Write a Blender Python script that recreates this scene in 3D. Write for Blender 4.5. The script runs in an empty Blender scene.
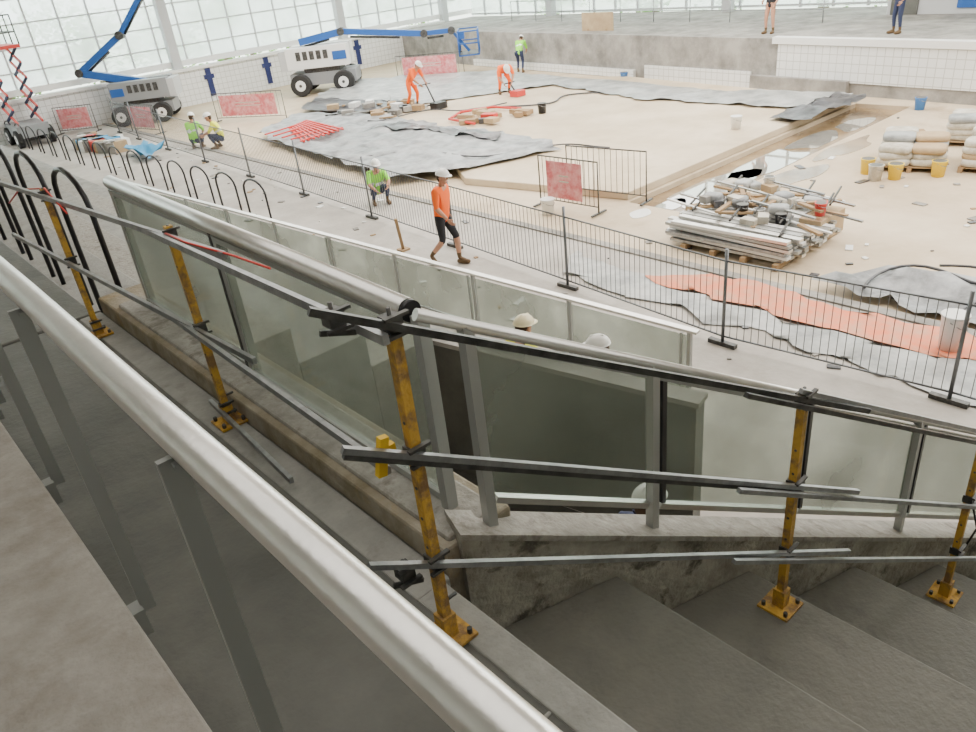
import bpy, bmesh, math, random
from mathutils import Vector, Matrix, noise
random.seed(7)
EYE=5.2
# ---------------------------------------------------------------- materials
MATS={}
def mat(name,col,rough=.6,metal=0,col2=None,scale=2.0,bump=0.0,bscale=None,detail=6,lo=.35,hi=.65,coat=0,spec=.5):
    if name in MATS: return MATS[name]
    m=bpy.data.materials.new(name); m.use_nodes=True
    nt=m.node_tree; b=nt.nodes['Principled BSDF']
    b.inputs['Base Color'].default_value=(*col,1); b.inputs['Roughness'].default_value=rough; b.inputs['Metallic'].default_value=metal
    b.inputs['Specular IOR Level'].default_value=spec
    if col2 or bump:
        tc=nt.nodes.new('ShaderNodeTexCoord')
        n=nt.nodes.new('ShaderNodeTexNoise'); n.inputs['Scale'].default_value=scale; n.inputs['Detail'].default_value=detail; n.inputs['Roughness'].default_value=.65
        nt.links.new(tc.outputs['Object'],n.inputs['Vector'])
        if col2:
            r=nt.nodes.new('ShaderNodeValToRGB'); r.color_ramp.elements[0].position=lo; r.color_ramp.elements[1].position=hi
            r.color_ramp.elements[0].color=(*col,1); r.color_ramp.elements[1].color=(*col2,1)
            nt.links.new(n.outputs['Fac'],r.inputs['Fac']); nt.links.new(r.outputs['Color'],b.inputs['Base Color'])
        if bump:
            n2=nt.nodes.new('ShaderNodeTexNoise'); n2.inputs['Scale'].default_value=bscale or scale*6; n2.inputs['Detail'].default_value=8
            nt.links.new(tc.outputs['Object'],n2.inputs['Vector'])
            bp=nt.nodes.new('ShaderNodeBump'); bp.inputs['Strength'].default_value=bump; bp.inputs['Distance'].default_value=.02
            nt.links.new(n2.outputs['Fac'],bp.inputs['Height']); nt.links.new(bp.outputs['Normal'],b.inputs['Normal'])
    MATS[name]=m; return m
def stains(m,col,scale,lo,hi,amt=.8,dist=.3):
    nt=m.node_tree; b=nt.nodes['Principled BSDF']; l=b.inputs['Base Color'].links[0]; src=l.from_socket
    tc=nt.nodes.new('ShaderNodeTexCoord'); n=nt.nodes.new('ShaderNodeTexNoise'); n.inputs['Scale'].default_value=scale; n.inputs['Detail'].default_value=9; n.inputs['Roughness'].default_value=.7
    n.inputs['Distortion'].default_value=dist
    nt.links.new(tc.outputs['Object'],n.inputs['Vector'])
    mr=nt.nodes.new('ShaderNodeMapRange'); mr.inputs['From Min'].default_value=lo; mr.inputs['From Max'].default_value=hi; mr.inputs['To Max'].default_value=amt
    mx=nt.nodes.new('ShaderNodeMix'); mx.data_type='RGBA'; mx.inputs[7].default_value=(*col,1)
    nt.links.new(n.outputs['Fac'],mr.inputs['Value']); nt.links.new(mr.outputs[0],mx.inputs[0]); nt.links.new(src,mx.inputs[6]); nt.links.new(mx.outputs[2],b.inputs['Base Color'])
def glassmat(name,col,fac,rough=.05,dusthazescale=1.5,translucent=False):
    m=bpy.data.materials.new(name); m.use_nodes=True; nt=m.node_tree
    b=nt.nodes['Principled BSDF']; b.inputs['Base Color'].default_value=(*col,1); b.inputs['Roughness'].default_value=rough
    if translucent:
        b=nt.nodes.new('ShaderNodeBsdfTranslucent'); b.inputs[0].default_value=(*col,1)
    t=nt.nodes.new('ShaderNodeBsdfTransparent'); t.inputs[0].default_value=(.90,.95,.92,1)
    mx=nt.nodes.new('ShaderNodeMixShader')
    tc=nt.nodes.new('ShaderNodeTexCoord'); n=nt.nodes.new('ShaderNodeTexNoise'); n.inputs['Scale'].default_value=dusthazescale; n.inputs['Detail'].default_value=8
    mr=nt.nodes.new('ShaderNodeMapRange'); mr.inputs['From Min'].default_value=.3; mr.inputs['From Max'].default_value=.7
    mr.inputs['To Min'].default_value=fac*.55; mr.inputs['To Max'].default_value=min(1,fac*1.45)
    nt.links.new(tc.outputs['Object'],n.inputs['Vector']); nt.links.new(n.outputs['Fac'],mr.inputs['Value'])
    nt.links.new(mr.outputs[0],mx.inputs[0]); nt.links.new(t.outputs[0],mx.inputs[1]); nt.links.new(b.outputs[0],mx.inputs[2])
    nt.links.new(mx.outputs[0],nt.nodes['Material Output'].inputs['Surface']); MATS[name]=m; return m
def brickmat(name,col,mortar,sx,sy,rough=.25,axis='y'):
    m=bpy.data.materials.new(name); m.use_nodes=True; nt=m.node_tree; b=nt.nodes['Principled BSDF']; b.inputs['Roughness'].default_value=rough
    tc=nt.nodes.new('ShaderNodeTexCoord'); sp=nt.nodes.new('ShaderNodeSeparateXYZ'); cb=nt.nodes.new('ShaderNodeCombineXYZ')
    nt.links.new(tc.outputs['Object'],sp.inputs[0]); nt.links.new(sp.outputs['Y' if axis=='y' else 'X'],cb.inputs[0]); nt.links.new(sp.outputs['Z'],cb.inputs[1])
    br=nt.nodes.new('ShaderNodeTexBrick'); br.offset=0; br.inputs['Scale'].default_value=1; br.inputs['Brick Width'].default_value=sx; br.inputs['Row Height'].default_value=sy
    br.inputs['Mortar Size'].default_value=.012; br.inputs['Color1'].default_value=(*col,1); br.inputs['Color2'].default_value=(col[0]*.94,col[1]*.94,col[2]*.94,1); br.inputs['Mortar'].default_value=(*mortar,1)
    nt.links.new(cb.outputs[0],br.inputs['Vector']); nt.links.new(br.outputs['Color'],b.inputs['Base Color']); MATS[name]=m; return m

M_walk=mat('concrete_walkway',(.25,.23,.205),.8,0,(.34,.32,.29),6,.3,40); stains(M_walk,(.13,.105,.08),1.3,.56,.74,.65)
M_dark=mat('concrete_dark',(.075,.077,.068),.5,0,(.135,.135,.12),1.3,.25,25)  # on the landing floor this dark tone paints in shade and wet
M_void=mat('concrete_void_shade',(.04,.04,.036),.8,0,(.08,.08,.07),1.3,.25,25)  # darker concrete copy, the stairwell's shade is put into its colour
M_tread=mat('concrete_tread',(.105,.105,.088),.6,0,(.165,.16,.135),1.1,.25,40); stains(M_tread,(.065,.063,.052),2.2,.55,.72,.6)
M_strip=mat('concrete_strip',(.24,.24,.22),.7,0,(.34,.335,.31),4,.3,40); stains(M_strip,(.14,.13,.11),3,.55,.7,.6)
M_curb=mat('concrete_curb_dirty',(.21,.175,.11),.85,0,(.38,.34,.27),3,.6,20); stains(M_curb,(.36,.24,.10),4,.55,.7,.7)
M_rough=mat('concrete_broken',(.20,.187,.155),.9,0,(.43,.41,.35),4,1.0,22,lo=.33,hi=.66); stains(M_rough,(.09,.083,.068),5,.54,.64,.9)
M_ledge=mat('concrete_ledge',(.26,.25,.22),.8,0,(.44,.42,.38),6,.6,22); stains(M_ledge,(.14,.125,.10),6,.5,.66,.8)
M_deck=mat('deck_concrete',(.35,.32,.285),.7,0,(.51,.475,.43),.8,.25,12); stains(M_deck,(.24,.22,.19),.5,.55,.75,.6)
M_pool=mat('pool_screed',(.46,.355,.23),.65,0,(.66,.55,.405),.35,.2,9,lo=.3,hi=.62); stains(M_pool,(.31,.22,.125),.45,.54,.74,.75)
M_slab=mat('pool_slab_screed',(.53,.42,.28),.6,0,(.70,.59,.44),.4,.2,9); stains(M_slab,(.42,.33,.22),.6,.5,.75,.6)
M_wet=mat('wet_screed',(.17,.11,.06),.12,0,(.34,.245,.14),.9,.1,9)
M_grey=mat('render_grey',(.19,.18,.165),.85,0,(.39,.37,.34),1.2,.4,12)
M_white=mat('painted_white',(.80,.80,.78),.5)
M_tile=brickmat('white_tiles',(.82,.83,.82),(.52,.52,.50),.25,.25,.2,'y')
M_tilex=brickmat('white_tiles_x',(.82,.83,.82),(.52,.52,.50),.25,.25,.2,'x')
M_navy=mat('navy_tile',(.02,.03,.12),.3)
M_alu=mat('brushed_aluminium',(.68,.67,.64),.30,.9,(.76,.75,.72),9,.05,80)
M_aluM=mat('aluminium_matte',(.40,.41,.40),.45,.6)
M_balus=mat('aluminium_baluster',(.30,.31,.30),.4,.5)
M_steel=mat('galvanised_steel',(.28,.29,.30),.4,.85,(.44,.45,.46),14)
M_dsteel=mat('dark_steel',(.05,.05,.05),.45,.6,(.12,.12,.115),12)
M_yel=mat('yellow_worn_paint',(.58,.34,.05),.6,.1,(.24,.14,.06),14,.3,60,lo=.45,hi=.62)
M_yclip=mat('yellow_clamp',(.75,.48,.02),.5)
M_black=mat('black_paint',(.015,.015,.018),.35,.2)
M_rubber=mat('rubber',(.02,.02,.02),.8)
M_fence=mat('fence_galv',(.18,.19,.20),.45,.8)
M_red=mat('sign_red',(.62,.12,.14),.6,0,(.78,.40,.40),5)
M_redp=mat('red_paint',(.65,.05,.04),.5)
M_orange=mat('orange_fabric',(1.0,.15,.015),.8)
M_net=mat('orange_netting',(.85,.22,.10),.8,0,(.62,.33,.22),3)
M_green=mat('hivis_green',(.30,.80,.06),.8)
M_yelv=mat('hivis_yellow',(.75,.78,.06),.8)
M_stripe=mat('reflective_tape',(.75,.76,.78),.3,.3)
M_shorts=mat('black_cloth',(.02,.02,.025),.9)
M_navyc=mat('navy_cloth',(.03,.04,.09),.9)
M_skin=mat('skin',(.50,.26,.17),.6)
M_hair=mat('hair',(.06,.035,.02),.8)
M_boot=mat('boots',(.12,.07,.03),.7)
M_helm=mat('helmet_white',(.85,.85,.82),.3)
M_helmy=mat('helmet_cream',(.82,.74,.48),.3)
M_tarp=mat('tarp_grey',(.12,.125,.13),.35,0,(.36,.37,.38),2.0,.5,5,lo=.35,hi=.62)
M_tarpl=mat('tarp_light',(.22,.23,.23),.35,0,(.48,.49,.48),1.5,.5,5)
M_tarpb=mat('tarp_black',(.03,.03,.035),.3,0,(.10,.10,.11),2,.5,6)
M_blue=mat('lift_blue',(.02,.10,.36),.4)
M_lblue=mat('tarp_blue',(.05,.30,.55),.5)
M_lgrey=mat('lift_grey',(.52,.53,.54),.5)
M_mgrey=mat('machine_grey',(.26,.27,.28),.5)
M_ply=mat('plywood',(.40,.28,.16),.7,0,(.50,.37,.22),3)
M_bag=mat('cement_bag',(.66,.63,.56),.7,0,(.42,.38,.30),5)
M_bucky=mat('bucket_yellow',(.85,.60,.03),.45)
M_buckb=mat('bucket_blue',(.05,.20,.55),.45)
M_plast=mat('white_plastic',(.80,.80,.78),.4)
M_leaf=mat('leaves',(.14,.36,.05),.6,0,(.32,.56,.14),1.2)
M_bark=mat('bark',(.25,.2,.15),.9)
M_ground=mat('outside_paving',(.74,.75,.70),.9,0,(.62,.70,.52),.2)
M_ceil=mat('ceiling_paint',(.75,.75,.73),.8)
M_wall=mat('wall_paint',(.6,.6,.58),.8)
M_water=mat('water',(.55,.53,.48),.02,.55,spec=1.0)
M_brown=mat('timber',(.36,.24,.13),.8)
G_bal=glassmat('balustrade_glass',(.36,.38,.33),.42,.10,1.2)
G_win=glassmat('window_glass',(.95,.98,.98),.50,.1,.35,True)  # translucent white haze painted into the panes for blown-out daylight
G_winb=glassmat('window_glass_clear',(.93,.97,.96),.30,.1,.35,True)

# ---------------------------------------------------------------- mesh builder
class MB:
    def __init__(s): s.v=[];s.f=[];s.m=[];s.sm=[];s.mats=[]
    def mi(s,m):
        if m not in s.mats: s.mats.append(m)
        return s.mats.index(m)
    def add(s,vs,fs,m,smooth=False):
        o=len(s.v); s.v+= [Vector(v) for v in vs]; i=s.mi(m)
        for f in fs: s.f.append([o+k for k in f]); s.m.append(i); s.sm.append(smooth)
    def box(s,c,sz,m,rz=0,rot=None):
        R=rot or Matrix.Rotation(rz,3,'Z'); c=Vector(c); h=[q/2 for q in sz]
        vs=[c+R@Vector((x*h[0],y*h[1],z*h[2])) for x in(-1,1) for y in(-1,1) for z in(-1,1)]
        s.add(vs,[(0,1,3,2),(4,6,7,5),(0,4,5,1),(2,3,7,6),(0,2,6,4),(1,5,7,3)],m)
    def beam(s,a,b,w,h,m):
        a=Vector(a);b=Vector(b);d=(b-a);L=d.length;d.normalize()
        up=Vector((0,0,1)) if abs(d.z)<.95 else Vector((0,1,0))
        x=d.cross(up).normalized(); z=x.cross(d)
        R=Matrix((x,d,z)).transposed(); s.box((a+b)/2,(w,L,h),m,rot=R)
    def tube(s,pts,r,m,n=10,cap=True):
        pts=[Vector(p) for p in pts]; N=len(pts); rr=r if isinstance(r,(list,tuple)) else [r]*N
        vs=[];u=None
        for i,p in enumerate(pts):
            d=(pts[min(i+1,N-1)]-pts[max(i-1,0)]).normalized()
            if u is None:
                u=d.orthogonal().normalized()
            u=(u-d*u.dot(d)).normalized(); w=d.cross(u)
            for k in range(n):
                a=2*math.pi*k/n; vs.append(p+(u*math.cos(a)+w*math.sin(a))*rr[i])
        fs=[(i*n+k,i*n+(k+1)%n,(i+1)*n+(k+1)%n,(i+1)*n+k) for i in range(N-1) for k in range(n)]
        s.add(vs,fs,m,True)
        if cap: 
            o=len(s.v)-len(vs)
            i=s.mi(m)
            s.f.append([o+k for k in range(n)][::-1]);s.m.append(i);s.sm.append(False)
            s.f.append([o+(N-1)*n+k for k in range(n)]);s.m.append(i);s.sm.append(False)
    def prism(s,pts,z0,z1,m):
        n=len(pts); a=z0 if isinstance(z0,(list,tuple)) else [z0]*n; b=z1 if isinstance(z1,(list,tuple)) else [z1]*n
        vs=[(p[0],p[1],a[i]) for i,p in enumerate(pts)]+[(p[0],p[1],b[i]) for i,p in enumerate(pts)]
        s.add(vs,[list(range(n))[::-1],list(range(n,2*n))]+[(i,(i+1)%n,n+(i+1)%n,n+i) for i in range(n)],m)
    def ell(s,c,r,m,rot=None,pw=1.0,nu=14,nv=9,zmin=None):
        R=rot or Matrix.Identity(3); c=Vector(c); vs=[];fs=[]
        sg=lambda x:(abs(x)**pw)*(1 if x>=0 else -1)
        for j in range(nv+1):
            t=math.pi*j/nv-math.pi/2
            if zmin is not None: t=max(t,zmin)
            for i in range(nu):
                p=2*math.pi*i/nu
                vs.append(c+R@Vector((r[0]*sg(math.cos(t))*sg(math.cos(p)),r[1]*sg(math.cos(t))*sg(math.sin(p)),r[2]*sg(math.sin(t)))))
        for j in range(nv):
            for i in range(nu): fs.append((j*nu+i,j*nu+(i+1)%nu,(j+1)*nu+(i+1)%nu,(j+1)*nu+i))
        s.add(vs,fs,m,True)
    def bucket(s,c,r,h,m,lid=False):
        x,y,z=c
        s.tube([(x,y,z),(x,y,z+h*.96),(x,y,z+h)],[r*.82,r,r*1.06],m,14,True)
        if lid: s.tube([(x,y,z+h),(x,y,z+h+.02)],[r*1.08,r*1.05],m,14)
        else: s.tube([(x,y,z+h*.97),(x,y,z+h+.004)],[r*.9,r*.9],M_dark,14)
        s.tube([(x-r,y,z+h*.9),(x-r*.7,y-r*.7,z+h*.75),(x,y-r*1.05,z+h*.65),(x+r*.7,y-r*.7,z+h*.75),(x+r,y,z+h*.9)],.006,M_steel,5)
    def build(s,name,bevel=0,parent=None):
        me=bpy.data.meshes.new(name)
        xs=[v.x for v in s.v];ys=[v.y for v in s.v];zs=[v.z for v in s.v]
        o=Vector(((min(xs)+max(xs))/2,(min(ys)+max(ys))/2,min(zs)))
        me.from_pydata([v-o for v in s.v],[],s.f)
        for m in s.mats: me.materials.append(m)
        for i,p in enumerate(me.polygons): p.material_index=s.m[i]; p.use_smooth=s.sm[i]
        bm=bmesh.new(); bm.from_mesh(me); bmesh.ops.recalc_face_normals(bm,faces=bm.faces); bm.to_mesh(me); bm.free()
        ob=bpy.data.objects.new(name,me); bpy.context.collection.objects.link(ob); ob.location=o
        if bevel:
            b=ob.modifiers.new('bevel','BEVEL'); b.width=bevel; b.segments=2; b.limit_method='ANGLE'
        return ob

# ---------------------------------------------------------------- camera
f=760.0; roll=math.radians(6.8); th=math.radians(28.8); yaw=math.radians(39.2)
c,s=math.cos(roll),math.sin(roll)
RZ=Matrix.Rotation(-yaw,3,'Z')
rt=RZ@Vector((c,-s*math.sin(th),-s*math.cos(th))); up=RZ@Vector((s,c*math.sin(th),c*math.cos(th))); fw=RZ@Vector((0,math.cos(th),-math.sin(th)))
cd=bpy.data.cameras.new('camera'); cd.lens=36*f/976; cd.sensor_width=36; cd.clip_end=400; cd.clip_start=.05
cam=bpy.data.objects.new('camera',cd); bpy.context.collection.objects.link(cam)
Mx=Matrix((rt,up,-fw)).transposed().to_4x4(); Mx.translation=Vector((0,0,EYE)); cam.matrix_world=Mx
bpy.context.scene.camera=cam
Z=lambda h:EYE-h

# ---------------------------------------------------------------- room shell
b=MB()
b.prism([(-5,-8),(.19,-8),(.19,14),(-5,14)],3.2,3.54,M_walk); b.build('floor_walkway',.008)

yw=lambda x:2.19-.30*x
nos=[1.155,1.904,2.645,3.39,4.12,4.86,5.6,6.34]
b=MB()
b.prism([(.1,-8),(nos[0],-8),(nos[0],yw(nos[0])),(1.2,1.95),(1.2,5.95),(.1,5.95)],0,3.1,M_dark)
b.prism([(1.03,-8),(nos[0]+.004,-8),(nos[0]+.004,1.84),(1.03,1.84)],3.05,3.108,M_strip)
b.prism([(1.03,1.84),(1.19,1.84),(1.19,5.95),(1.03,5.95)],3.05,3.106,M_strip)
b.prism([(.2,1.15),(1.03,1.15),(1.03,1.165),(.2,1.165)],3.05,3.108,M_strip)
for k in range(1,8):
    zt=Z(2.1+.37*k); x0,x1=nos[k-1],nos[k]
    b.prism([(x0,-8),(x1,-8),(x1,yw(x1)-.002),(x0,yw(x0)-.002)],0,zt,M_tread)
b.build('bleacher_steps',.012)
b=MB()   # left block of bleachers
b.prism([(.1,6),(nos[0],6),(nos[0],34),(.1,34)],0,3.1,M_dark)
for k in range(1,6):
    zt=Z(2.1+.37*k); x0,x1=nos[k-1],nos[k]
    b.prism([(x0,6),(x1,6),(x1,34),(x0,34)],0,zt,M_strip if k%2 else M_ledge)
b.build('bleacher_steps_far',.012)
# curb under long glass
b=MB()
b.prism([(1.2,1.86),(1.55,1.86),(1.55,5.95),(1.2,5.95)],0,3.22,M_curb)
b.prism([(1.24,1.88),(1.5,1.88),(1.5,5.6),(1.24,5.6)],3.2,3.243,M_ledge)
b.build('concrete_kerb_upstand',.015)
# oblique stringer wall
b=MB()
def hw(x): return Z(1.97+.51*(x-1.38))
segs=14
for i in range(segs):
    x0=1.25+(6.4-1.25)*i/segs; x1=1.25+(6.4-1.25)*(i+1)/segs
    b.prism([(x0,yw(x0)),(x1,yw(x1)),(x1+.05,yw(x1)+.15),(x0+.05,yw(x0)+.15)],0,[hw(x0)-.03,hw(x1)-.03,hw(x1)-.03,hw(x0)-.03],M_rough)
    b.prism([(x0-.003,yw(x0)-.008),(x1,yw(x1)-.008),(x1+.05,yw(x1)+.155),(x0+.05,yw(x0)+.155)],[hw(x0)-.03,hw(x1)-.03,hw(x1)-.03,hw(x0)-.03],[hw(x0),hw(x1),hw(x1),hw(x0)],M_ledge)
b.build('concrete_stair_wall')
# stairwell (vomitory) inside the opening
b=MB()
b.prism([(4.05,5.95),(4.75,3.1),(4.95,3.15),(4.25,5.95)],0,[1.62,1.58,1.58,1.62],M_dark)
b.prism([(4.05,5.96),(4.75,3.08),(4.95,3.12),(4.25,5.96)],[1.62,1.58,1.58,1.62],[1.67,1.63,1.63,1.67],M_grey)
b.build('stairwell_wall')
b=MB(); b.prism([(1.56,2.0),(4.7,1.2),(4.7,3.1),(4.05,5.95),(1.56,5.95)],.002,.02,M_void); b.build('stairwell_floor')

b=MB(); b.prism([(.1,-22),(10.45,-22),(10.45,50),(.1,50)],-.4,0,M_deck); b.build('floor_deck')
b=MB()
b.prism([(10.65,-22),(12.9,-22),(12.9,38),(10.65,38)],-.5,-.02,M_pool)
b.prism([(12.9,-22),(23.6,-22),(23.6,8.75),(12.9,8.75)],-.5,-.02,M_pool)
b.prism([(12.9,10.3),(23.6,10.3),(23.6,38),(12.9,38)],-.5,-.02,M_pool)
b.prism([(23.6,-22),(29,-22),(29,38),(23.6,38)],-.5,-.02,M_pool)
b.prism([(12.9,8.75),(23.6,8.75),(23.6,10.3),(12.9,10.3)],-.5,-.14,M_wet)
b.build('floor_pool')
b=MB(); b.prism([(10.45,-22),(10.65,-22),(10.65,38),(10.45,38)],-.4,.03,M_grey); b.build('trim_pool_kerb')
b=MB(); b.prism([(12.05,14.8),(13.0,10.4),(23.5,10.4),(25,20),(22.8,30),(17.3,27),(15.6,22),(13.6,17.5)],-.02,.16,M_slab); b.build('pool_raised_slab',.02)
b=MB()
for (x,y,rx,ry) in [(14.9,9.5,1.5,.62),(17.3,9.45,1.4,.6),(19.6,9.5,1.0,.5),(13.5,9.6,.4,.3),(21.6,9.4,.8,.4)]:
    pts=[(x+rx*math.cos(a)*(1+.25*math.sin(3*a+x)),y+ry*math.sin(a)*(1+.2*math.cos(2*a))) for a in [2*math.pi*i/22 for i in range(22)]]
    b.prism(pts,-.14,-.13,M_water)
for (x,y,rx,ry) in [(16.2,8.2,1.0,.35),(18.8,8.3,1.2,.3),(14.2,8.3,.5,.25)]:
    pts=[(x+rx*math.cos(a)*(1+.3*math.sin(3*a+x)),y+ry*math.sin(a)*(1+.3*math.cos(2*a+y))) for a in [2*math.pi*i/26 for i in range(26)]]
    b.prism(pts,-.02,-.012,M_wet)
b.build('water_puddle')

# back long wall (slightly skew) with raised deck
bx=lambda y:24.2+.111*(y-7.3)
b=MB()
def bw(y0,y1,z0,z1,off,m): b.prism([(bx(y0)-off,y0),(bx(y1)-off,y1),(bx(y1)+.2,y1),(bx(y0)+.2,y0)],z0,z1,m)
bw(-22,38,-.1,1.56,0,M_grey)
bw(-10,13.6,.35,1.42,.05,M_tile)
bw(-10,13.8,1.42,1.62,.12,M_white)
bw(14.6,19.5,-.05,.5,.06,M_tile)
bw(11,14.5,.0,.42,.25,M_grey)
bw(20,31,.0,.3,.15,M_tile)
b.build('wall_pool_back')
b=MB(); b.prism([(bx(-22)+.2,-22),(33,-22),(33,38),(bx(38)+.2,38)],1.2,1.56,M_grey); b.build('floor_back_deck')
b=MB()
b.box((17,38.15,.73),(27,.3,1.6),M_tilex); b.box((17,38.1,1.58),(27.4,.5,.12),M_white)
for x in (15.9,19.0,21.9,24.5):
    b.box((x,37.97,.85),(.26,.06,1.25),M_navy); b.box((x,37.965,1.1),(.5,.06,.2),M_navy)
b.build('wall_pool_left')
# left window wall
b=MB(); y=38.4
b.box((14,y,1.85),(42,.2,.25),M_white)
x=-6.0
while x<31:
    b.box((x,y,5),(.06,.12,6.6),M_lgrey); x+=1.25
for z in (2.6,3.5,4.4,5.3,6.2,7.1): b.box((14,y,z),(42,.09,.05),M_lgrey)
for x in (-2,6,14.6,23.9,31.0): b.box((x,y-.15,5),(.42,.4,7),M_lgrey)
b.box((14,y+.02,5),(42,.02,6.4),G_win)
b.build('window_1')
b=MB(); x=33
yy=-22.0
while yy<38:
    b.box((x,yy,4.3),(.12,.09,5.4),M_lgrey); yy+=1.4
for z in (1.7,2.6,4.4,6): b.box((x,8,z),(.1,60,.08),M_lgrey)
b.box((x+.02,8,4.3),(.02,60,5.4),G_winb)
for yy in (10.5,20.3,31): b.box((x-.5,yy,4.3),(.4,.4,5.6),M_lgrey)
b.build('window_2')
b=MB()
b.box((30.5,11.0,2.6),(.15,3.2,2.1),M_lgrey); b.box((30.4,9.6,2.5),(.1,1.4,1.5),M_blue); b.box((30.4,12,2.4),(.1,.9,1.7),M_dark); b.build('door_1')
b=MB()
for yy in range(14,34,2): b.tube([(bx(yy)+3.6,yy,1.56),(bx(yy)+3.6,yy,2.5)],.02,M_steel,6)
for z in (2.0,2.5): b.tube([(bx(14)+3.6,14,z),(bx(32)+3.6,32,z)],.018,M_steel,6)
b.build('trim_back_railing')
b=MB(); b.box((-5.1,5,4),(.2,60,12),M_wall); b.build('wall_stand_back')
b=MB(); b.box((14,-22.1,4),(40,.2,12),M_wall); b.build('wall_right')
b=MB(); b.box((14,8,8.3),(39,61,.2),M_ceil)
for yy in range(-18,38,7): b.box((14,yy,7.9),(38,.3,.6),M_white)
b.build('ceiling')
b=MB(); b.box((20,35,.6),(160,160,.1),M_ground); 
og=b.build('outside_ground'); og.location.z=-.9
# tree
def tree(seed):
    random.seed(seed); t=MB()
    t.tube([(0,0,0),(.1,0,1.5),(0,.1,3),(.1,.1,4.5)],[.22,.17,.12,.05],M_bark,8)
    for k in range(7):
        a=k*.9; t.tube([(0,0,1.8+k*.3),(math.cos(a)*.9,math.sin(a)*.9,2.8+k*.3),(math.cos(a)*1.6,math.sin(a)*1.6,3.4+k*.25)],[.08,.05,.02],M_bark,5)
    cl=[(random.gauss(0,1.1),random.gauss(0,1.1),random.uniform(1.2,5.2),random.uniform(.7,1.2)) for _ in range(22)]
    for (cx,cy,cz,r) in cl:
        for _ in range(85):
            d=Vector((random.gauss(0,1),random.gauss(0,1),random.gauss(0,1))).normalized()*r*random.uniform(.6,1)
            p=Vector((cx,cy,cz))+d; u=Vector((random.gauss(0,1),random.gauss(0,1),random.gauss(0,1))).normalized(); w=u.orthogonal().normalized(); q=random.uniform(.09,.17)
            t.add([p-u*q,p+w*q*.6,p+u*q,p-w*q*.6],[(0,1,2,3)],M_leaf)
    return t.build('tree')
t0=tree(3); t0.location=(9,46,0)
random.seed(5)
for i in range(26):
    o=bpy.data.objects.new('tree',t0.data); bpy.context.collection.objects.link(o)
    if i<12: o.location=(-4+i*3.6+random.uniform(-.8,.8),random.uniform(46,52),-.2)
    else: o.location=(random.uniform(39,45),-10+(i-12)*4.0,-.2)
    sc=random.uniform(.75,1.2); o.scale=(sc*1.2,sc*1.2,sc*.8); o.rotation_euler=(0,0,random.uniform(0,6))

# ---------------------------------------------------------------- foreground handrail
b=MB()
b.tube([(.280,-2,4.54),(.280,1.4,4.54),(.283,2.2,4.543),(.285,13,4.54)],.033,M_alu,28)
for i in range(-2,13):
    yy=i+.16
    b.box((.248,yy,3.99),(.042,.014,1.06),M_balus); b.box((.265,yy,4.508),(.035,.04,.01),M_balus)
    b.box((.205,yy,3.44),(.05,.06,.10),M_balus)
b.build('aluminium_handrail')

# ---------------------------------------------------------------- long glass balustrade
b=MB(); ys=[2.02,3.75,5.4]; gx=lambda y:1.365+.016*(y-2)
b.tube([(gx(2.1)-.005,2.08,4.105),(gx(5.4)+.0,5.42,4.105)],.043,M_alu,24)
b.tube([(gx(2.1)-.005,2.055,4.105),(gx(2.1)-.005,2.08,4.105)],.041,M_black,20)
for i,yy in enumerate(ys):
    b.box((gx(yy),yy,3.67),(.05,.045,.86),M_aluM)
    if i==1: b.box((gx(yy),yy+.06,3.67),(.04,.03,.84),M_black)
for i in range(2):
    xm=gx((ys[i]+ys[i+1])/2)
    b.box((xm,(ys[i]+ys[i+1])/2,3.66),(.010,ys[i+1]-ys[i]-.05,.78),G_bal)
    for z in (3.27,4.05): b.box((xm,(ys[i]+ys[i+1])/2,z),(.04,ys[i+1]-ys[i],.032),M_aluM)
b.build('glass_balustrade')
# stair balustrade
b=MB(); gy=lambda x:2.265-.30*x
def gz(x): return Z(1.86+.515*(x-1.38))
def rz_(x): return Z(1.02+.555*(x-1.26))
xs=[1.42,2.16,2.98,3.82,4.62,5.4,6.2]
b.tube([(1.26,gy(1.26),rz_(1.26)),(6.3,gy(6.3),rz_(6.3))],.022,M_alu,14)
for i,x in enumerate(xs):
    b.beam((x,gy(x),hw(x)-.01),(x,gy(x),rz_(x)),.045,.04,M_aluM)
    if i and i<6: b.beam((x+.05,gy(x+.05),gz(x)),(x+.05,gy(x+.05),rz_(x)-.03),.03,.02,M_black)
for i in range(6):
    x0,x1=xs[i]+.03,xs[i+1]-.03
    b.beam((x0,gy(x0),gz(x0)+.03),(x1,gy(x1),gz(x1)+.03),.035,.028,M_alu)
    b.beam((x0,gy(x0),rz_(x0)-.05),(x1,gy(x1),rz_(x1)-.05),.03,.025,M_aluM)
    vs=[(x0,gy(x0),gz(x0)+.04),(x1,gy(x1),gz(x1)+.04),(x1,gy(x1),rz_(x1)-.05),(x0,gy(x0),rz_(x0)-.05)]
    off=Vector((.003,.01,0)); vv=[Vector(v) for v in vs]+[Vector(v)+off for v in vs]
    b.add(vv,[(0,1,2,3),(7,6,5,4),(0,4,5,1),(1,5,6,2),(2,6,7,3),(3,7,4,0)],G_bal)
b.build('stair_glass_balustrade')
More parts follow.
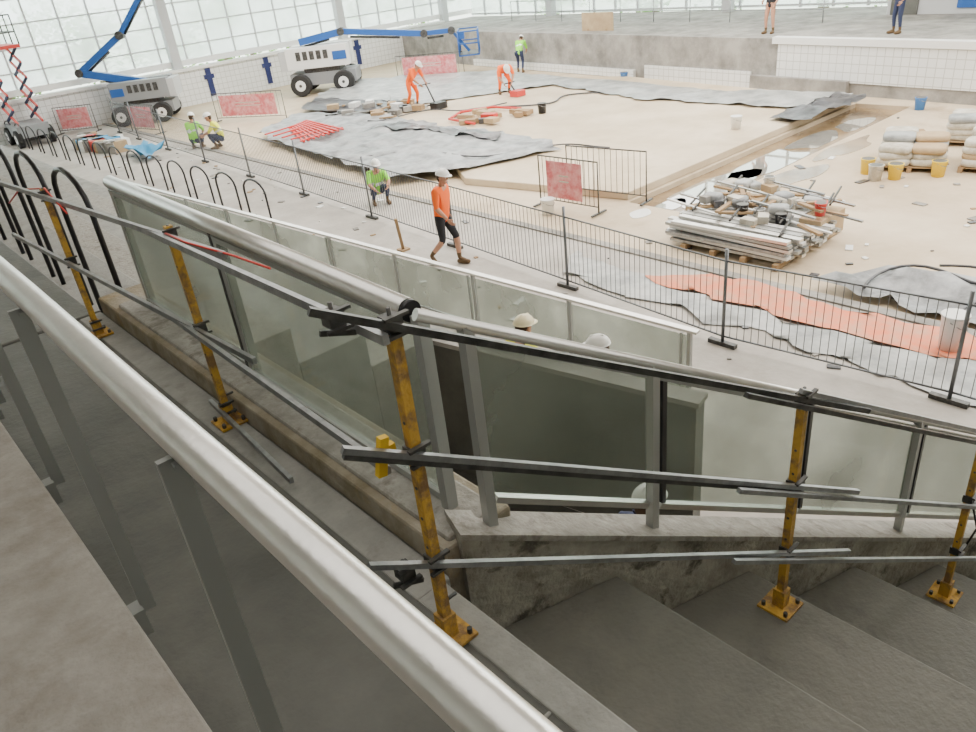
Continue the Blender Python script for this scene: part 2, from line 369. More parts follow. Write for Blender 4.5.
# deck balustrade
b=MB(); p0=Vector((6.95,4.66,0)); p1=Vector((5.7,21,0)); n=9
for i in range(n+1):
    p=p0.lerp(p1,i/n); b.box((p.x,p.y,.47),(.05,.05,.94),M_aluM)
    if i<n:
        q=p0.lerp(p1,(i+1)/n); d=(q-p).normalized()*.04
        b.beam(p+d+Vector((0,0,.50)),q-d+Vector((0,0,.50)),.01,.76,G_bal); b.beam(p+Vector((0,0,.1)),q+Vector((0,0,.1)),.04,.03,M_aluM)
        if i%2==0:
            b.box((p.x,p.y+.12,.47),(.03,.03,.85),M_aluM)
b.beam(p0+Vector((.02,-.1,.95)),p1+Vector((0,0,.95)),.09,.035,M_alu)
b.build('deck_glass_balustrade')

# ---------------------------------------------------------------- temporary edge protection
posts=[(1.04,5.5,3.112),(1.13,3.62,3.112),(1.0,1.62,3.112),(2.54,1.17,Z(2.84)),(3.89,.83,Z(3.58))]
PL=[1.04,1.10,1.24,1.18,1.16]
LV=[(1.0,.55,.08),(1.06,.57,.10),(1.22,.79,.36),(1.15,.72,.35),(1.12,.72,.35)]
def post(b,x,y,z,L):
    b.box((x,y,z+.006),(.15,.15,.012),M_yel); b.box((x,y,z+.06),(.055,.055,.1),M_yel)
    b.box((x,y,z+L/2),(.034,.034,L),M_yel)
    for dx in(-.055,.055):
        for dy in(-.055,.055): b.tube([(x+dx,y+dy,z+.01),(x+dx,y+dy,z+.035)],.010,M_dsteel,6)
    b.tube([(x,y,z+.16),(x+.06,y,z+.16)],.007,M_dsteel,6)
    for k in range(6): b.tube([(x-.019,y-.0,z+.3+k*.12),(x+.019,y,z+.3+k*.12)],.006,M_dsteel,6)
def clamp(b,x,y,z):
    m=M_dsteel
    b.box((x,y,z),(.05,.048,.045),m); b.box((x,y-.03,z+.028),(.08,.016,.010),m); b.box((x,y-.03,z-.028),(.08,.016,.010),m)
    b.tube([(x,y,z-.042),(x,y,z+.046)],.007,m,6)
b=MB()
for p,L in zip(posts,PL): post(b,*p,L)
P=[Vector(p) for p in posts]
def span(i,j,ea,eb,li,w,h,m,off=.03,dz=0,lv=None):
    A=P[i]+Vector((0,0,LV[i][li] if not lv else lv[0])); B=P[j]+Vector((0,0,LV[j][li] if not lv else lv[1]))
    d=(B-A).normalized(); nrm=Vector((d.y,-d.x,0)).normalized()
    if nrm.x>0 and abs(d.y)>abs(d.x): nrm=-nrm
    b.beam(A-d*ea+nrm*off+Vector((0,0,dz)),B+d*eb+nrm*off+Vector((0,0,dz)),w,h,m)
span(2,3,.24,.40,0,.02,.022,M_dsteel); span(2,3,.24,.42,1,.02,.022,M_steel); span(2,3,.24,.42,2,.02,.02,M_steel)
for l in range(3): span(3,4,.42,.7,l,.02,.02,M_dsteel if l==0 else M_steel,.05,-.03)
span(2,3,.24,.0,1,.02,.018,M_dsteel,.03,-.02)
span(3,4,.05,.6,0,.02,.02,M_steel,.02,.03)
span(0,1,1.2,.6,0,.02,.03,M_steel); span(0,1,1.2,.6,1,.02,.03,M_steel)
span(1,2,.3,.05,0,.02,.03,M_steel,.05,0,(1.06,1.20)); span(1,2,.3,-.10,1,.02,.028,M_steel,.05,0,(.57,.70))
span(1,2,.15,-1.15,2,.02,.03,M_steel,.03,0,(.08,.08))
for p,lv in zip(posts,LV):
    for l in lv: clamp(b,p[0],p[1],p[2]+l)
for (dx,dy,l) in ((-.10,.13,1.24),(-.10,.03,.36)):
    clamp(b,P[2].x+dx,P[2].y+dy,P[2].z+l)
    b.beam((P[2].x+dx-.05,P[2].y+dy,P[2].z+l-.03),(P[2].x+dx+.05,P[2].y+dy-.02,P[2].z+l-.06),.012,.016,M_dsteel)
b.beam((P[2].x-.11,P[2].y+.03,P[2].z+.75),(P[2].x-.085,P[2].y+.02,P[2].z+.88),.03,.022,M_yclip); b.box((P[2].x-.09,P[2].y+.03,P[2].z+.83),(.08,.025,.022),M_yclip)
b.build('temporary_guardrail')
# cables
b=MB()
b.tube([(3.95,.80,2.8),(4.0,.83,2.72),(4.07,.80,2.45),(4.02,.83,2.2),(4.1,.8,2.0),(4.05,.84,1.8)],.006,M_black,6)
b.tube([(1.10,3.6,4.19),(1.08,3.3,4.21),(1.14,2.95,4.20),(1.17,2.7,4.19)],.005,M_redp,6)
b.tube([(1.0,6.6,3.9),(1.03,6.2,4.05),(1.05,5.5,4.15),(1.0,4.9,4.1)],.006,M_redp,6)
b.build('power_cable')

# ---------------------------------------------------------------- hoop rails
def arc(cx,cy,w,h,z,dirv,r,m,b):
    d=Vector(dirv).normalized(); pts=[]
    pts.append(Vector((cx,cy,z))-d*w/2)
    for i in range(9):
        a=math.pi-math.pi*i/8; pts.append(Vector((cx,cy,z+h-w/2*.6))+d*math.cos(a)*w/2+Vector((0,0,math.sin(a)*w/2*.6)))
    pts.append(Vector((cx,cy,z))+d*w/2); b.tube(pts,r,m,8)
b=MB()
for i in range(16):
    yy=17.3+i*1.45
    arc(7.6-.06*i,yy,1.0,.95,0,(-.05,1,0),.026,M_black,b)
b.build('black_hoop_rails')
b=MB()
for i in range(4):
    yy=6.5+i*1.2; arc(1.4,yy,.85,1.33,Z(2.47),(0,1,0),.022,M_black,b)
b.build('black_handrail_hoops')

# ---------------------------------------------------------------- crowd fence
b=MB(); fp=[(8.9,-3.2),(8.72,-.4),(8.69,2.29),(8.4,5.1),(8.66,8.24),(8.9,11.5),(9.09,14.7),(9.28,18.1),(9.45,21.5),(9.6,25),(9.75,28.5),(9.95,32),(10.1,34.6)]
for i,p in enumerate(fp):
    p=Vector((*p,0)); b.tube([p,p+Vector((0,0,1.42))],.024,M_fence,8); b.box((p.x,p.y,.03),(.08,.42,.06),M_dsteel)
    if i<len(fp)-1:
        q=Vector((*fp[i+1],0)); 
        for z in(.14,1.25): b.tube([p+Vector((0,0,z)),q+Vector((0,0,z))],.014,M_fence,6)
        n=int((q-p).length/.10)
        for k in range(1,n):
            a=p.lerp(q,k/n); b.tube([a+Vector((0,0,.14)),a+Vector((0,0,1.25))],.0055,M_fence,4,False)
b.build('temporary_fence')
def barrier(name,a,e,sign=None,h=1.1,nb=14,s0=.1,s1=.9,z=0):
    b=MB(); a=Vector((*a,z)); e=Vector((*e,z)); H=Vector((0,0,1))
    b.tube([a,a+H*h,e+H*h,e],.018,M_dsteel,8); b.tube([a+H*.15,e+H*.15],.014,M_dsteel,6)
    for k in range(1,nb): p=a.lerp(e,k/nb); b.tube([p+H*.15,p+H*h],.007,M_dsteel,4,False)
    d=(e-a).normalized(); nn=Vector((-d.y,d.x,0))
    for p in (a,e): b.beam(p-nn*.25+H*.02,p+nn*.25+H*.02,.05,.03,M_dsteel)
    if sign:
        p=a.lerp(e,s0);q=a.lerp(e,s1); 
        b.beam(p+H*.62-nn*.03,q+H*.62-nn*.03,.01,.8,M_red)
        for zz in(.72,.60): b.beam(a.lerp(e,s0+.22)+H*zz-nn*.037,a.lerp(e,s1-.22)+H*zz-nn*.037,.004,.03,M_bag)
    return b.build(name)
barrier('crowd_barrier',(11.8,11.9),(11.9,10.3),True,s0=.15,s1=.75)
barrier('crowd_barrier',(12.7,11.9),(13.0,9.9),False)
barrier('crowd_barrier',(10.5,34.2),(10.9,32.2),True)
barrier('crowd_barrier',(13.2,31.8),(14.8,28.9),True)
barrier('crowd_barrier',(8.6,37.6),(9.8,36.4),True)
barrier('crowd_barrier',(22.3,31.5),(24,28.6),True)

# ---------------------------------------------------------------- tarps
def tarp(name,pts,z,m,amp=.05,cuts=9,sc=1.3):
    bm=bmesh.new(); vs=[bm.verts.new((x,y,0)) for x,y in pts]; fc=bm.faces.new(vs)
    bmesh.ops.triangulate(bm,faces=[fc])
    for _ in range(4):
        es=[e for e in bm.edges if e.calc_length()>.35]
        if es: bmesh.ops.subdivide_edges(bm,edges=es,cuts=1)
        bmesh.ops.triangulate(bm,faces=bm.faces[:])
    for v in bm.verts:
        q=v.co*sc; nz=noise.noise(q+Vector((z*7,3,1))); r=1-abs(noise.noise(q*1.9))*2
        v.co.z=max(0.004,amp*(.5+nz)+amp*.8*max(0,r-.4))
        if v.is_boundary: v.co.x+=.3*noise.noise(q*1.5); v.co.y+=.3*noise.noise(q*1.5+Vector((9,0,0)))
    me=bpy.data.meshes.new(name); bm.to_mesh(me); bm.free(); me.materials.append(m)
    for p in me.polygons: p.use_smooth=True
    o=bpy.data.objects.new(name,me); bpy.context.collection.objects.link(o); o.location=(0,0,z); return o
tarp('grey_tarpaulin',[(15.1,28.4),(16.1,23.7),(15.8,20.4),(15.7,15.6),(15.1,14.4),(12.5,15.2),(11.1,16.4),(11.4,20.3),(12.2,26.3)],.165,M_tarp,.12)
tarp('grey_tarpaulin',[(21.0,34),(24.6,27),(23.2,14.4),(24,10.4),(22.9,10.5),(21.5,11.3),(21.3,16.5),(22.6,21.7),(18.1,24.5),(17.4,31)],.17,M_tarpl,.08)
tarp('black_tarpaulin',[(20.2,11.2),(23.5,10.8),(23.2,9.9),(19.8,10.0)],.165,M_tarpb,.16)
tarp('black_tarpaulin',[(17.4,31),(18.2,24.7),(17.2,23.6),(15.9,26),(15.5,29)],.17,M_tarpb,.08)
tarp('black_tarpaulin',[(14.4,22.5),(15.3,21.8),(15.6,17.2),(14.9,16.6),(15.0,19.5)],.2,M_tarpb,.14)
tarp('plastic_sheet',[(9.9,9.3),(9.1,8.7),(8.95,5.8),(8.85,2),(8.95,-1),(9.5,-1),(9.6,2.4),(9.5,6)],.01,M_tarpl,.04)
tarp('orange_netting_mat',[(9.6,7.4),(10.35,6.6),(10.35,2.0),(10.3,-1.5),(9.65,-1),(9.6,2.4)],.015,M_net,.04)
tarp('plastic_sheet',[(10.8,4.9),(11.9,4.4),(12,2.5),(11,2.2),(10.7,3.5)],.01,M_tarp,.16)
tarp('blue_tarpaulin',[(8.5,29.5),(9.2,29.2),(9.2,27.4),(8.5,27.2)],.01,M_lblue,.4)
# red reinforcing mats
b=MB()
for i in range(9):
    b.box((12.6+i*.14,24.2,.30+.01*i),(.07,3.0,.04),M_redp,rz=-.35+.03*i)
for i in range(5): b.box((12.9,23.0+i*.6,.34),(1.9,.07,.04),M_redp,rz=.2)
b.build('red_formwork_frames')

# ---------------------------------------------------------------- pallets, piles
def pillow(b,c,sx,sy,sz,m,rz): b.ell(c,(sx/2,sy/2,sz/2),m,Matrix.Rotation(rz,3,'Z'),.45,16,8)
def pallet(b,x,y,z,w,d,rz=0):
    R=Matrix.Rotation(rz,3,'Z'); C=Vector((x,y,z))
    for i in range(3): b.box(C+R@Vector((0,(i-1)*(d/2-.05),.05)),(w,.09,.09),M_brown,rz)
    for i in range(7): b.box(C+R@Vector((-w/2+w*(i+.5)/7,0,.11)),(w/9,d,.022),M_brown,rz)
def bagstack(name,x,y,rz,rows,w=1.5,d=1.3):
    b=MB(); pallet(b,x,y,-.02,w,d,rz); R=Matrix.Rotation(rz,3,'Z')
    for k in range(rows):
        for i in range(3):
            for j in range(2):
                if k==rows-1 and random.random()<.35: continue
                o=R@Vector(((i-1)*w*.31,(j-.5)*d*.48,0)); pillow(b,(x+o.x+random.uniform(-.05,.05),y+o.y,.18+k*.13),w*.36,d*.52,.17,M_bag if random.random()<.75 else random.choice([M_tarpl,M_ply]),rz+random.uniform(-.2,.2))
    return b.build(name)
bagstack('cement_bag_pallet',18.1,6.5,.3,4); bagstack('cement_bag_pallet',18.6,4.9,.1,5)
bagstack('cement_bag_pallet',20.6,6.0,.2,4)
for (x,y,m) in [(17.0,7.0,M_bucky),(16.85,6.35,M_bucky),(16.6,6.65,M_bag),(25.0,20.1,M_buckb),(18.9,11.4,M_plast),(18.6,18.4,M_black),(11.4,11.3,M_plast),(23.3,8.4,M_buckb),(13.9,7.2,M_plast),(17.4,5.7,M_bucky)]:
    b=MB(); b.bucket((x,y,.16 if (y>11 and 13<x<24) else -.02),.15,.33,m,m in(M_plast,)); b.build('bucket')
b=MB(); b.bucket((9.95,2.75,.0),.16,.5,M_plast,True); b.build('plastic_drum')
# profile stack
b=MB(); 
for i in range(4): b.box((12.1+.0*i,5.9+i*.6,.05),(2.0,.09,.1),M_brown,rz=.05)
random.seed(2)
for k in range(6):
    for i in range(9):
        x=11.25+i*.2+random.uniform(-.03,.03)
        if k>3 and i>4: continue
        b.beam((x,5.7+random.uniform(-.1,.1),.13+k*.065),(x+random.uniform(-.05,.1),8.1+random.uniform(-.15,.15),.13+k*.065),.13,.05,random.choice([M_aluM,M_steel,M_alu,M_white]))
b.build('aluminium_profile_stack')
b=MB()
for i in range(70):
    x=11.7+random.uniform(-.1,1.8); y=5.8+random.uniform(-.2,2.3); z=.5+random.uniform(-.05,.16)
    k=i%6
    if k==0: pillow(b,(x,y,z),.35,.28,.16,random.choice([M_bag,M_tarpl,M_tarp]),random.uniform(0,3))
    elif k==1: b.box((x,y,z),(.28,.18,.13),random.choice([M_ply,M_plast,M_bag,M_grey,M_tarpb]),random.uniform(0,3))
    elif k==2 and i%4==0: b.bucket((x,y,z-.05),.10,.22,random.choice([M_plast,M_black,M_grey,M_redp]))
    elif k==3: b.tube([(x-.4,y,z),(x+.4,y+.2,z+.08)],.02,M_dsteel,8)
    elif k==4: b.beam((x,y-.6,z),(x+.2,y+.7,z+.05),.05,.03,random.choice([M_aluM,M_white,M_steel]))
    else: b.box((x,y,z),(.6,.08,.04),M_brown,random.uniform(0,3))
for i in range(5): b.box((12.95,6.0+i*.45,.22),(.9,.4,.42),random.choice([M_plast,M_ply,M_grey]),.1*i)
b.build('building_materials_pile')
b=MB()
for i in range(16): 
    x=17.2+random.uniform(-.8,1.0);y=19.6+random.uniform(-1.1,1.1)
    b.box((x,y,.24+random.uniform(0,.1)),(random.uniform(.3,.7),random.uniform(.1,.4),.14),random.choice([M_redp,M_brown,M_tarpb,M_ply,M_brown]),random.uniform(0,3))
b.tube([(16.3,19.2,.25),(16.4,20.6,.27),(17.4,21.2,.25),(18.4,20.6,.27),(18.6,19.4,.25)],.045,M_redp,8)
b.build('tool_pile')
b=MB()
for i in range(30):
    x=16.2+random.uniform(-.7,1.8);y=25.5+random.uniform(-2.2,2.2)
    if i%2: b.beam((x,y,.26),(x+random.uniform(-1,1),y+random.uniform(-1,1),.3),.09,.05,random.choice([M_brown,M_dsteel,M_aluM]))
    else: b.box((x,y,.3),(.45,.3,.18),random.choice([M_tarpb,M_plast,M_grey,M_ply,M_brown]),random.uniform(0,3))
b.build('debris_pile')
b=MB()
for i in range(26):
    x=8.5+random.uniform(-.5,.6);y=32+random.uniform(-1.8,1.8)
    b.box((x,y,.2),(random.uniform(.2,.6),random.uniform(.2,.6),.4),random.choice([M_redp,M_plast,M_grey,M_lblue,M_ply]),random.uniform(0,3))
b.build('deck_materials_pile')
b=MB(); b.beam((8.2,12.3,0),(8.0,12.1,.75),.06,.03,M_brown); b.box((8.2,12.3,.02),(.2,.2,.04),M_brown); b.build('timber_stake')
b=MB()
pts=[(22,18.5,.18)]
for i in range(1,24): pts.append((22-.22*i,18.5+.6*math.sin(i*.45)+.13*i,.2))
b.tube(pts,.03,M_tarpb,6)
for (x0,y0,x1,y1,z) in [(12.3,3.4,10.8,-.5,0),(12.0,1.8,14.5,.5,0),(11.2,4.2,13.0,2.6,0),(10.8,3.0,12.6,.4,0),(15,24,19,21,.2),(12,19,16,13,.2)]:
    pts=[]
    for i in range(24):
        t=i/23; pts.append((x0+(x1-x0)*t+.35*math.sin(t*11+x0),y0+(y1-y0)*t+.35*math.cos(t*8+x0),z+.03+.15*(z==0)*(t<.6)))
    b.tube(pts,.024,M_tarpb,6)
b.build('pump_hose')
b=MB(); b.box((26.9,23,1.9),(.05,1.7,.75),M_ply); b.box((26.95,22.5,1.6),(.2,.08,.08),M_brown); b.box((26.95,23.5,1.6),(.2,.08,.08),M_brown); b.build('plywood_sheet')
b=MB()
for (x,y,r) in [(13.2,8.2,.5),(14.3,7.8,.35),(12.4,9.6,.3)]:
    b.prism([(x+r*math.cos(a)*(1+.2*math.sin(2*a)),y+r*.7*math.sin(a)) for a in [2*math.pi*i/18 for i in range(18)]],-.02,-.008,M_plast)
b.build('spilled_plaster')
random.seed(11); b=MB()
for i in range(90):
    x=random.uniform(7.2,10.3);y=random.uniform(3,30); q=random.uniform(.03,.12)
    b.box((x,y,.012),(q,q*random.uniform(.4,2.5),.02),random.choice([M_plast,M_grey,M_brown,M_tarpb]),random.uniform(0,3))
for i in range(110):
    x=random.uniform(11,23);y=random.uniform(-1,8.5); q=random.uniform(.04,.16)
    b.box((x,y,-.008),(q,q*random.uniform(.4,2.5),.02),random.choice([M_plast,M_grey,M_brown,M_tarpb]),random.uniform(0,3))
b.build('scattered_debris')

# ---------------------------------------------------------------- boom lifts
def wheel(b,c,r,w,ax):
    a=Vector(ax).normalized(); c=Vector(c)
    b.tube([c-a*w/2,c-a*w*.42,c+a*w*.42,c+a*w/2],[r*.9,r,r,r*.9],M_rubber,20); b.tube([c-a*w*.53,c+a*w*.53],r*.5,M_plast,14); b.tube([c-a*w*.58,c+a*w*.58],r*.15,M_dsteel,8)
def boomlift(name,x,y,rz,boom,basket,S=1.0,body=None,basketdrop=True):
    body=body or M_white
    b=MB(); R=Matrix.Rotation(rz,3,'Z')*S; C=Vector((x,y,0)); RR=Matrix.Rotation(rz,3,'Z')
    T=lambda p:C+R@Vector(p)
    B=lambda p,sz,m:b.box(T(p),[q*S for q in sz],m,rz)
    B((0,0,.62),(2.9,1.35,.5),M_mgrey); B((0,0,.95),(1.6,1.2,.2),M_dsteel)
    for dx in(-.95,.95):
        b.beam(T((dx,-1,.45)),T((dx,1,.45)),.16,.16,M_dsteel)
        for dy in(-1.0,1.0): wheel(b,T((dx,dy,.45)),.45*S,.34*S,RR@Vector((0,1,0)))
    B((-.1,.5,1.5),(2.7,.6,.85),body); B((-.1,-.5,1.5),(2.7,.6,.85),body); B((-1.5,0,1.45),(.5,1.5,.8),M_lgrey)
    for dy in(-.81,.81):
        for k in range(5): B((-.9+k*.3,dy,1.6),(.2,.02,.35),M_dsteel)
        B((.9,dy,1.5),(.6,.02,.35),M_blue)
    B((0,0,1.2),(.8,.6,.6),M_blue)
    pts=[T(p) for p in boom]
    for i in range(len(pts)-1):
        w=.3-.05*i; b.beam(pts[i],pts[i+1],w,w,M_blue); b.tube([pts[i+1]-RR@Vector((0,.2,0)),pts[i+1]+RR@Vector((0,.2,0))],.17,M_dsteel,12)
        b.tube([pts[i].lerp(pts[i+1],.1)-Vector((0,0,.22)),pts[i].lerp(pts[i+1],.7)-Vector((0,0,.2))],.05,M_dsteel,8)
    k=T(basket)
    for z in(0,.5,1.0):
        q=[k+RR@Vector((sx,sy,z)) for sx,sy in((-.45,-.8),(.45,-.8),(.45,.8),(-.45,.8),(-.45,-.8))]; 
        for i in range(4): b.tube([q[i],q[i+1]],.03,M_blue,6)
    for sx,sy in((-.45,-.8),(.45,-.8),(.45,.8),(-.45,.8),(-.45,0),(.45,0)): b.tube([k+RR@Vector((sx,sy,0)),k+RR@Vector((sx,sy,1))],.03,M_blue,6)
    b.box(k+Vector((0,0,.02)),(.9,1.6,.05),M_dsteel,rz); b.box(k+RR@Vector((-.3,0,.8)),(.25,.5,.3),M_blue,rz)
    b.beam(pts[-1],k+Vector((0,0,.1)),.12,.12,M_blue)
    return b.build(name)
boomlift('boom_lift',19.6,33.4,-.75,[(-.9,0,2.1),(1.0,0,2.35),(4.6,0,1.9),(5.8,0,1.9)],(6.5,0,.9),1.05)
boomlift('boom_lift',12.0,36.2,2.55,[(-.9,0,1.6),(2.5,0,2.5),(.2,0,3.9),(-2.2,0,6.5)],(-2.9,0,6.4),.9,M_mgrey)
# scissor lift
b=MB(); x,y=7.3,36.9
b.box((x,y,.6),(1.2,2.0,.45),M_mgrey)
for dx in(-.6,.6):
    for dy in(-.75,.75): wheel(b,(x+dx,y+dy,.35),.35,.22,(1,0,0))
for k in range(5):
    z=.9+k*.55
    for dx in(-.45,.45): b.beam((x+dx,y-.9,z),(x+dx,y+.9,z+.55),.06,.10,M_redp); b.beam((x+dx,y+.9,z),(x+dx,y-.9,z+.55),.06,.10,M_navyc)
b.box((x,y,3.7),(1.2,2.1,.12),M_redp)
for z in(4.2,4.8):
    q=[(x-.6,y-1.0,z),(x+.6,y-1.0,z),(x+.6,y+1.0,z),(x-.6,y+1.0,z),(x-.6,y-1.0,z)]
    for i in range(4): b.tube([q[i],q[i+1]],.025,M_dsteel,6)
for dx in(-.6,.6):
    for dy in(-1.0,0,1.0): b.tube([(x+dx,y+dy,3.7),(x+dx,y+dy,4.8)],.025,M_dsteel,6)
b.build('scissor_lift')

# ---------------------------------------------------------------- people
POSE={
'walk':dict(pel=(0,0,.93),bel=(0,.02,1.08),che=(0,.05,1.30),nk=(0,.08,1.47),hd=(0,.12,1.62),
  sL=(-.18,.03,1.40),eL=(-.23,-.10,1.14),wL=(-.22,-.02,.90),sR=(.18,.05,1.40),eR=(.23,.06,1.12),wR=(.20,.24,.93),
  hL=(-.09,0,.88),kL=(-.10,.20,.50),aL=(-.10,.20,.10),tL=(-.11,.36,.04),hR=(.09,0,.88),kR=(.10,.02,.48),aR=(.10,-.28,.17),tR=(.11,-.18,.04)),
'stand':dict(pel=(0,0,.95),bel=(0,.0,1.1),che=(0,.02,1.32),nk=(0,.03,1.49),hd=(0,.06,1.64),
  sL=(-.18,.0,1.42),eL=(-.25,-.04,1.14),wL=(-.22,.12,.92),sR=(.18,.0,1.42),eR=(.25,.0,1.14),wR=(.18,.22,1.02),
  hL=(-.09,0,.9),kL=(-.12,.03,.49),aL=(-.13,-.02,.09),tL=(-.15,.14,.04),hR=(.09,0,.9),kR=(.12,.05,.49),aR=(.13,0,.09),tR=(.15,.16,.04)),
'lean':dict(pel=(0,-.08,.88),bel=(0,.03,1.02),che=(0,.18,1.18),nk=(0,.30,1.30),hd=(0,.42,1.38),
  sL=(-.18,.24,1.24),eL=(-.22,.36,.98),wL=(-.14,.52,.82),sR=(.18,.24,1.24),eR=(.24,.34,.97),wR=(.16,.50,.80),
  hL=(-.1,-.08,.84),kL=(-.13,.10,.46),aL=(-.14,.0,.09),tL=(-.15,.16,.04),hR=(.1,-.08,.84),kR=(.13,-.02,.45),aR=(.14,-.22,.09),tR=(.15,-.06,.04)),
'bend':dict(pel=(0,-.2,.72),bel=(0,-.02,.82),che=(0,.2,.86),nk=(0,.36,.86),hd=(0,.5,.84),
  sL=(-.18,.28,.86),eL=(-.24,.38,.62),wL=(-.14,.5,.42),sR=(.18,.28,.86),eR=(.24,.36,.60),wR=(.14,.48,.40),
  hL=(-.1,-.2,.68),kL=(-.16,.12,.42),aL=(-.16,-.08,.09),tL=(-.18,.08,.04),hR=(.1,-.2,.68),kR=(.16,.10,.40),aR=(.16,-.12,.09),tR=(.18,.04,.04)),
'crouch':dict(pel=(0,-.12,.30),bel=(0,-.08,.45),che=(0,.03,.66),nk=(0,.1,.82),hd=(0,.16,.96),
  sL=(-.18,.05,.75),eL=(-.24,.22,.55),wL=(-.14,.42,.48),sR=(.18,.05,.75),eR=(.25,.2,.54),wR=(.14,.42,.42),
  hL=(-.1,-.1,.28),kL=(-.17,.28,.48),aL=(-.16,.08,.09),tL=(-.17,.25,.04),hR=(.1,-.1,.28),kR=(.17,.26,.40),aR=(.16,.0,.09),tR=(.17,.17,.04))}
SEG=[('pel','bel','T'),('bel','che','T'),('che','nk','N'),('che','sL','T'),('sL','eL','A'),('eL','wL','F'),('che','sR','T'),('sR','eR','A'),('eR','wR','F'),
 ('pel','hL','P'),('hL','kL','P'),('kL','aL','L'),('aL','tL','B'),('pel','hR','P'),('hR','kR','P'),('kR','aR','L'),('aR','tR','B')]
RAD=dict(pel=.155,bel=.145,che=.155,nk=.06,sL=.085,sR=.085,eL=.05,eR=.05,wL=.03,wR=.03,hL=.10,hR=.10,kL=.065,kR=.065,aL=.042,aR=.042,tL=.04,tR=.04)
def human(name,loc,face,pose,shirt,pants=None,lower=None,fore=None,helm=None,s=1.0,hair=False):
    pants=pants or M_navyc; lower=lower or pants; fore=fore or M_skin; helm=helm or M_helm
    J={k:Vector(v) for k,v in POSE[pose].items()}
    keys=[k for k in J if k!='hd']; idx={k:i for i,k in enumerate(keys)}
    me=bpy.data.meshes.new(name+'_sk'); me.from_pydata([J[k] for k in keys],[(idx[a],idx[c_]) for a,c_,_ in SEG],[])
    ob=bpy.data.objects.new(name+'_sk',me); bpy.context.collection.objects.link(ob)
    sk=ob.modifiers.new('skin','SKIN'); sk.use_smooth_shade=True
    lay=me.skin_vertices[0].data
    for k in keys:
        r=RAD[k]; lay[idx[k]].radius=(r,r*(.85 if k in('pel','bel','che') else 1)); lay[idx[k]].use_root=(k=='pel')
    sub=ob.modifiers.new('sub','SUBSURF'); sub.levels=2; sub.render_levels=2
    dg=bpy.context.evaluated_depsgraph_get(); ev=ob.evaluated_get(dg); m2=bpy.data.meshes.new_from_object(ev)
    bpy.data.objects.remove(ob)
    b=MB(); MM={'T':shirt,'A':shirt,'F':fore,'N':M_skin,'P':pants,'L':lower,'B':M_boot}
    vs=[v.co.copy() for v in m2.vertices]; o=len(b.v); b.v+=vs
    for p in m2.polygons:
        cc=p.center; best=None
        for a,e,l in SEG:
            A,E=J[a],J[e]; d=E-A; t=max(0,min(1,(cc-A).dot(d)/d.length_squared)); q=(cc-(A+d*t)).length/(.6*(RAD[a]*(1-t)+RAD[e]*t)+.04)
            if best is None or q<best[0]: best=(q,l,t,a)
        l=best[1]; mm=MM[l]
        if l=='N' and best[2]<.55: mm=shirt
        if l=='L' and best[2]>.72: mm=M_boot
        if l=='T' and best[3]=='bel' and .25<best[2]<.55 and shirt not in (M_orange,M_navyc,M_shorts): mm=M_stripe
        b.f.append(list(p.vertices)); b.m.append(b.mi(mm)); b.sm.append(True)
    for k in 'LR':
        a,t_=J['a'+k],J['t'+k]; d=(t_-a); d.z=0; d.normalize()
        mid=(a+t_)/2; b.ell((mid.x,mid.y,min(a.z,t_.z)),(.05,.14,.045),M_boot,Matrix.Rotation(math.atan2(-d.x,d.y),3,'Z'),.7,12,6)
    fd=(J['hd']-J['nk']).normalized(); tilt=math.atan2(fd.y,fd.z)*.6
    R=Matrix.Rotation(-tilt,3,'X'); h=J['hd']
    b.tube([J['nk']-fd*.03,h],[.058,.055],M_skin,12)
    b.ell(h,(.076,.095,.118),M_skin,R,1,18,12); b.ell(h+R@Vector((0,.035,-.06)),(.055,.06,.055),M_skin,R)
    b.add([h+R@Vector(p) for p in((-.016,.088,-.02),(.016,.088,-.02),(0,.09,.025),(0,.122,-.018))],[(0,1,3),(1,2,3),(2,0,3)],M_skin)
    for sx in(-1,1):
        b.ell(h+R@Vector((sx*.032,.086,.012)),(.014,.008,.008),M_plast,R,1,8,6); b.ell(h+R@Vector((sx*.032,.093,.012)),(.006,.004,.006),M_black,R,1,8,6)
        b.ell(h+R@Vector((sx*.078,-.005,0)),(.012,.022,.032),M_skin,R,1,8,6)
    b.ell(h+R@Vector((0,.088,-.058)),(.026,.008,.008),M_red,R,1,8,6)
    b.ell(h+R@Vector((0,-.02,.0)),(.080,.090,.112),M_hair,R,1,14,10,zmin=0.0); b.ell(h+R@Vector((0,-.035,-.02)),(.074,.072,.08),M_hair,R,1,14,8)
    b.ell(h+R@Vector((0,0,.045)),(.108,.132,.11),helm,R,1,20,12,zmin=0.0)
    b.ell(h+R@Vector((0,.05,.047)),(.105,.135,.012),helm,R,1,20,6)
    b.tube([h+R@Vector((0,-.12,.06)),h+R@Vector((0,-.06,.145)),h+R@Vector((0,.06,.145)),h+R@Vector((0,.125,.06))],.012,helm,6)
    for k,sx in(('L',1),('R',-1)):
        w=J['w'+k]; e=J['e'+k]; d=(w-e).normalized(); side=Vector((0,1,0)); side=(side-d*side.dot(d)).normalized(); nrm=d.cross(side)
        Rm=Matrix((side,nrm,d)).transposed()
        b.ell(w+d*.055,(.040,.018,.052),M_skin,Rm,.8,12,8)
        for i,L in enumerate((.072,.080,.075,.058)):
            p=w+d*.09+side*(.030-.020*i); q=p+d*L*.55+nrm*sx*.008; r_=q+d*L*.35+nrm*sx*.028
            b.tube([p-d*.02,q,r_],[.0095,.0085,.007],M_skin,7)
        p=w+d*.03+side*.036; b.tube([p-side*.01,p+side*.025+d*.025,p+side*.03+d*.055+nrm*sx*.012],[.012,.010,.008],M_skin,7)
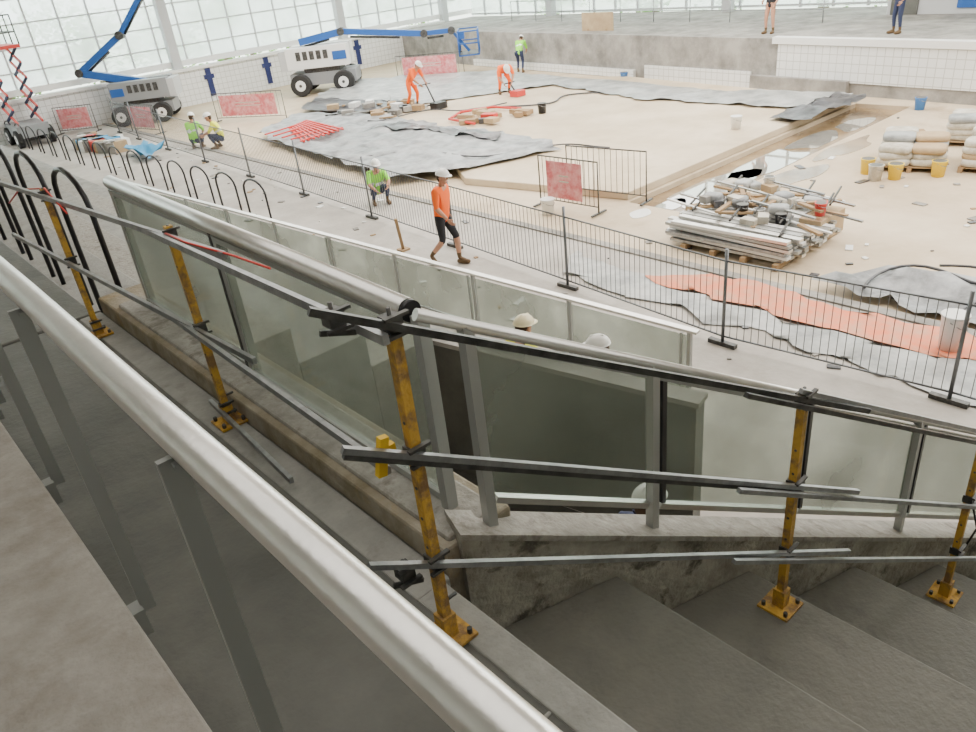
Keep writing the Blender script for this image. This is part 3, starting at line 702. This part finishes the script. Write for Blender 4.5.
    Rw=Matrix.Rotation(math.radians(face),3,'Z'); L=Vector(loc); zmin=min(v.z for v in b.v)
    b.v=[L+Rw@(Vector((v.x,v.y,v.z-zmin))*s) for v in b.v]
    return b.build(name)
human('worker_walking',(8.22,10.9,0),200,'walk',M_orange,M_shorts,M_skin,s=1.03)
human('worker_orange_shirt',(17.7,24.2,.16),190,'lean',M_orange,M_orange,M_orange,s=1.08)
human('worker_orange_shirt',(20.8,22.5,.16),150,'bend',M_orange,M_orange,M_orange,s=1.15)
human('worker_hivis_shirt',(25.6,26.5,0),-60,'lean',M_green,M_navyc)
human('worker_hivis_shirt',(10.4,27.4,0),-40,'crouch',M_green,M_navyc,s=1.1)
human('worker_hivis_shirt',(10.9,26.6,0),60,'crouch',M_yelv,M_navyc,s=1.1)
human('worker_hivis_shirt',(9.9,15.5,0),160,'crouch',M_green,M_navyc)
human('worker_dark_clothes',(26.0,14.6,1.56),90,'stand',M_shorts,M_skin,M_skin)
human('worker_dark_clothes',(26.0,10.4,1.56),60,'stand',M_navyc,M_navyc)
human('worker_dark_clothes',(3.38,2.62,.02),-90,'stand',M_navyc,M_navyc,s=.98)
human('worker_dark_clothes',(2.75,2.75,.02),-60,'stand',M_navyc,M_navyc,s=.95)
human('worker_hivis_shirt',(4.9,5.4,0),-90,'stand',M_yelv,M_navyc,helm=M_helmy,s=.97)
human('worker_hivis_shirt',(5.1,4.4,0),30,'stand',M_yelv,M_navyc,helm=M_helm,s=.97)
# tools held
b=MB(); b.tube([(17.9,23.6,1.0),(17.9,23.2,.35)],.03,M_dsteel,8); b.box((17.9,23.0,.28),(.5,.4,.22),M_black); b.tube([(17.6,23.65,.98),(18.15,23.65,.98)],.02,M_black,6); b.build('vibrating_screed')
b=MB(); b.tube([(20.7,22.1,.6),(20.6,21.7,.3)],.03,M_dsteel,8); b.box((20.6,21.6,.27),(.45,.4,.2),M_redp); b.tube([(20.4,22.1,.6),(20.95,22.1,.6)],.02,M_black,6); b.build('floor_grinder')

# ---------------------------------------------------------------- light
w=bpy.data.worlds.new('world'); bpy.context.scene.world=w; w.use_nodes=True
bg=w.node_tree.nodes['Background']; bg.inputs[0].default_value=(.95,.98,1,1); bg.inputs[1].default_value=6.5
def area(name,loc,sx,sy,e,col=(1,.96,.90),rot=(0,0,0)):
    l=bpy.data.lights.new(name,'AREA'); l.shape='RECTANGLE'; l.size=sx; l.size_y=sy; l.energy=e; l.color=col
    o=bpy.data.objects.new(name,l); bpy.context.collection.objects.link(o); o.location=loc; o.rotation_euler=rot
for x in (13,22):
    for y in (2,14,27): area('overhead_fill',(x,y,7.5),7,8,1400)  # unseen fill added over the pool to brighten the hall
area('overhead_fill',(1,2,7.6),4,6,140)  # this and the next are unseen fills added above the stand
area('overhead_fill',(6,12,7.6),4,10,250)
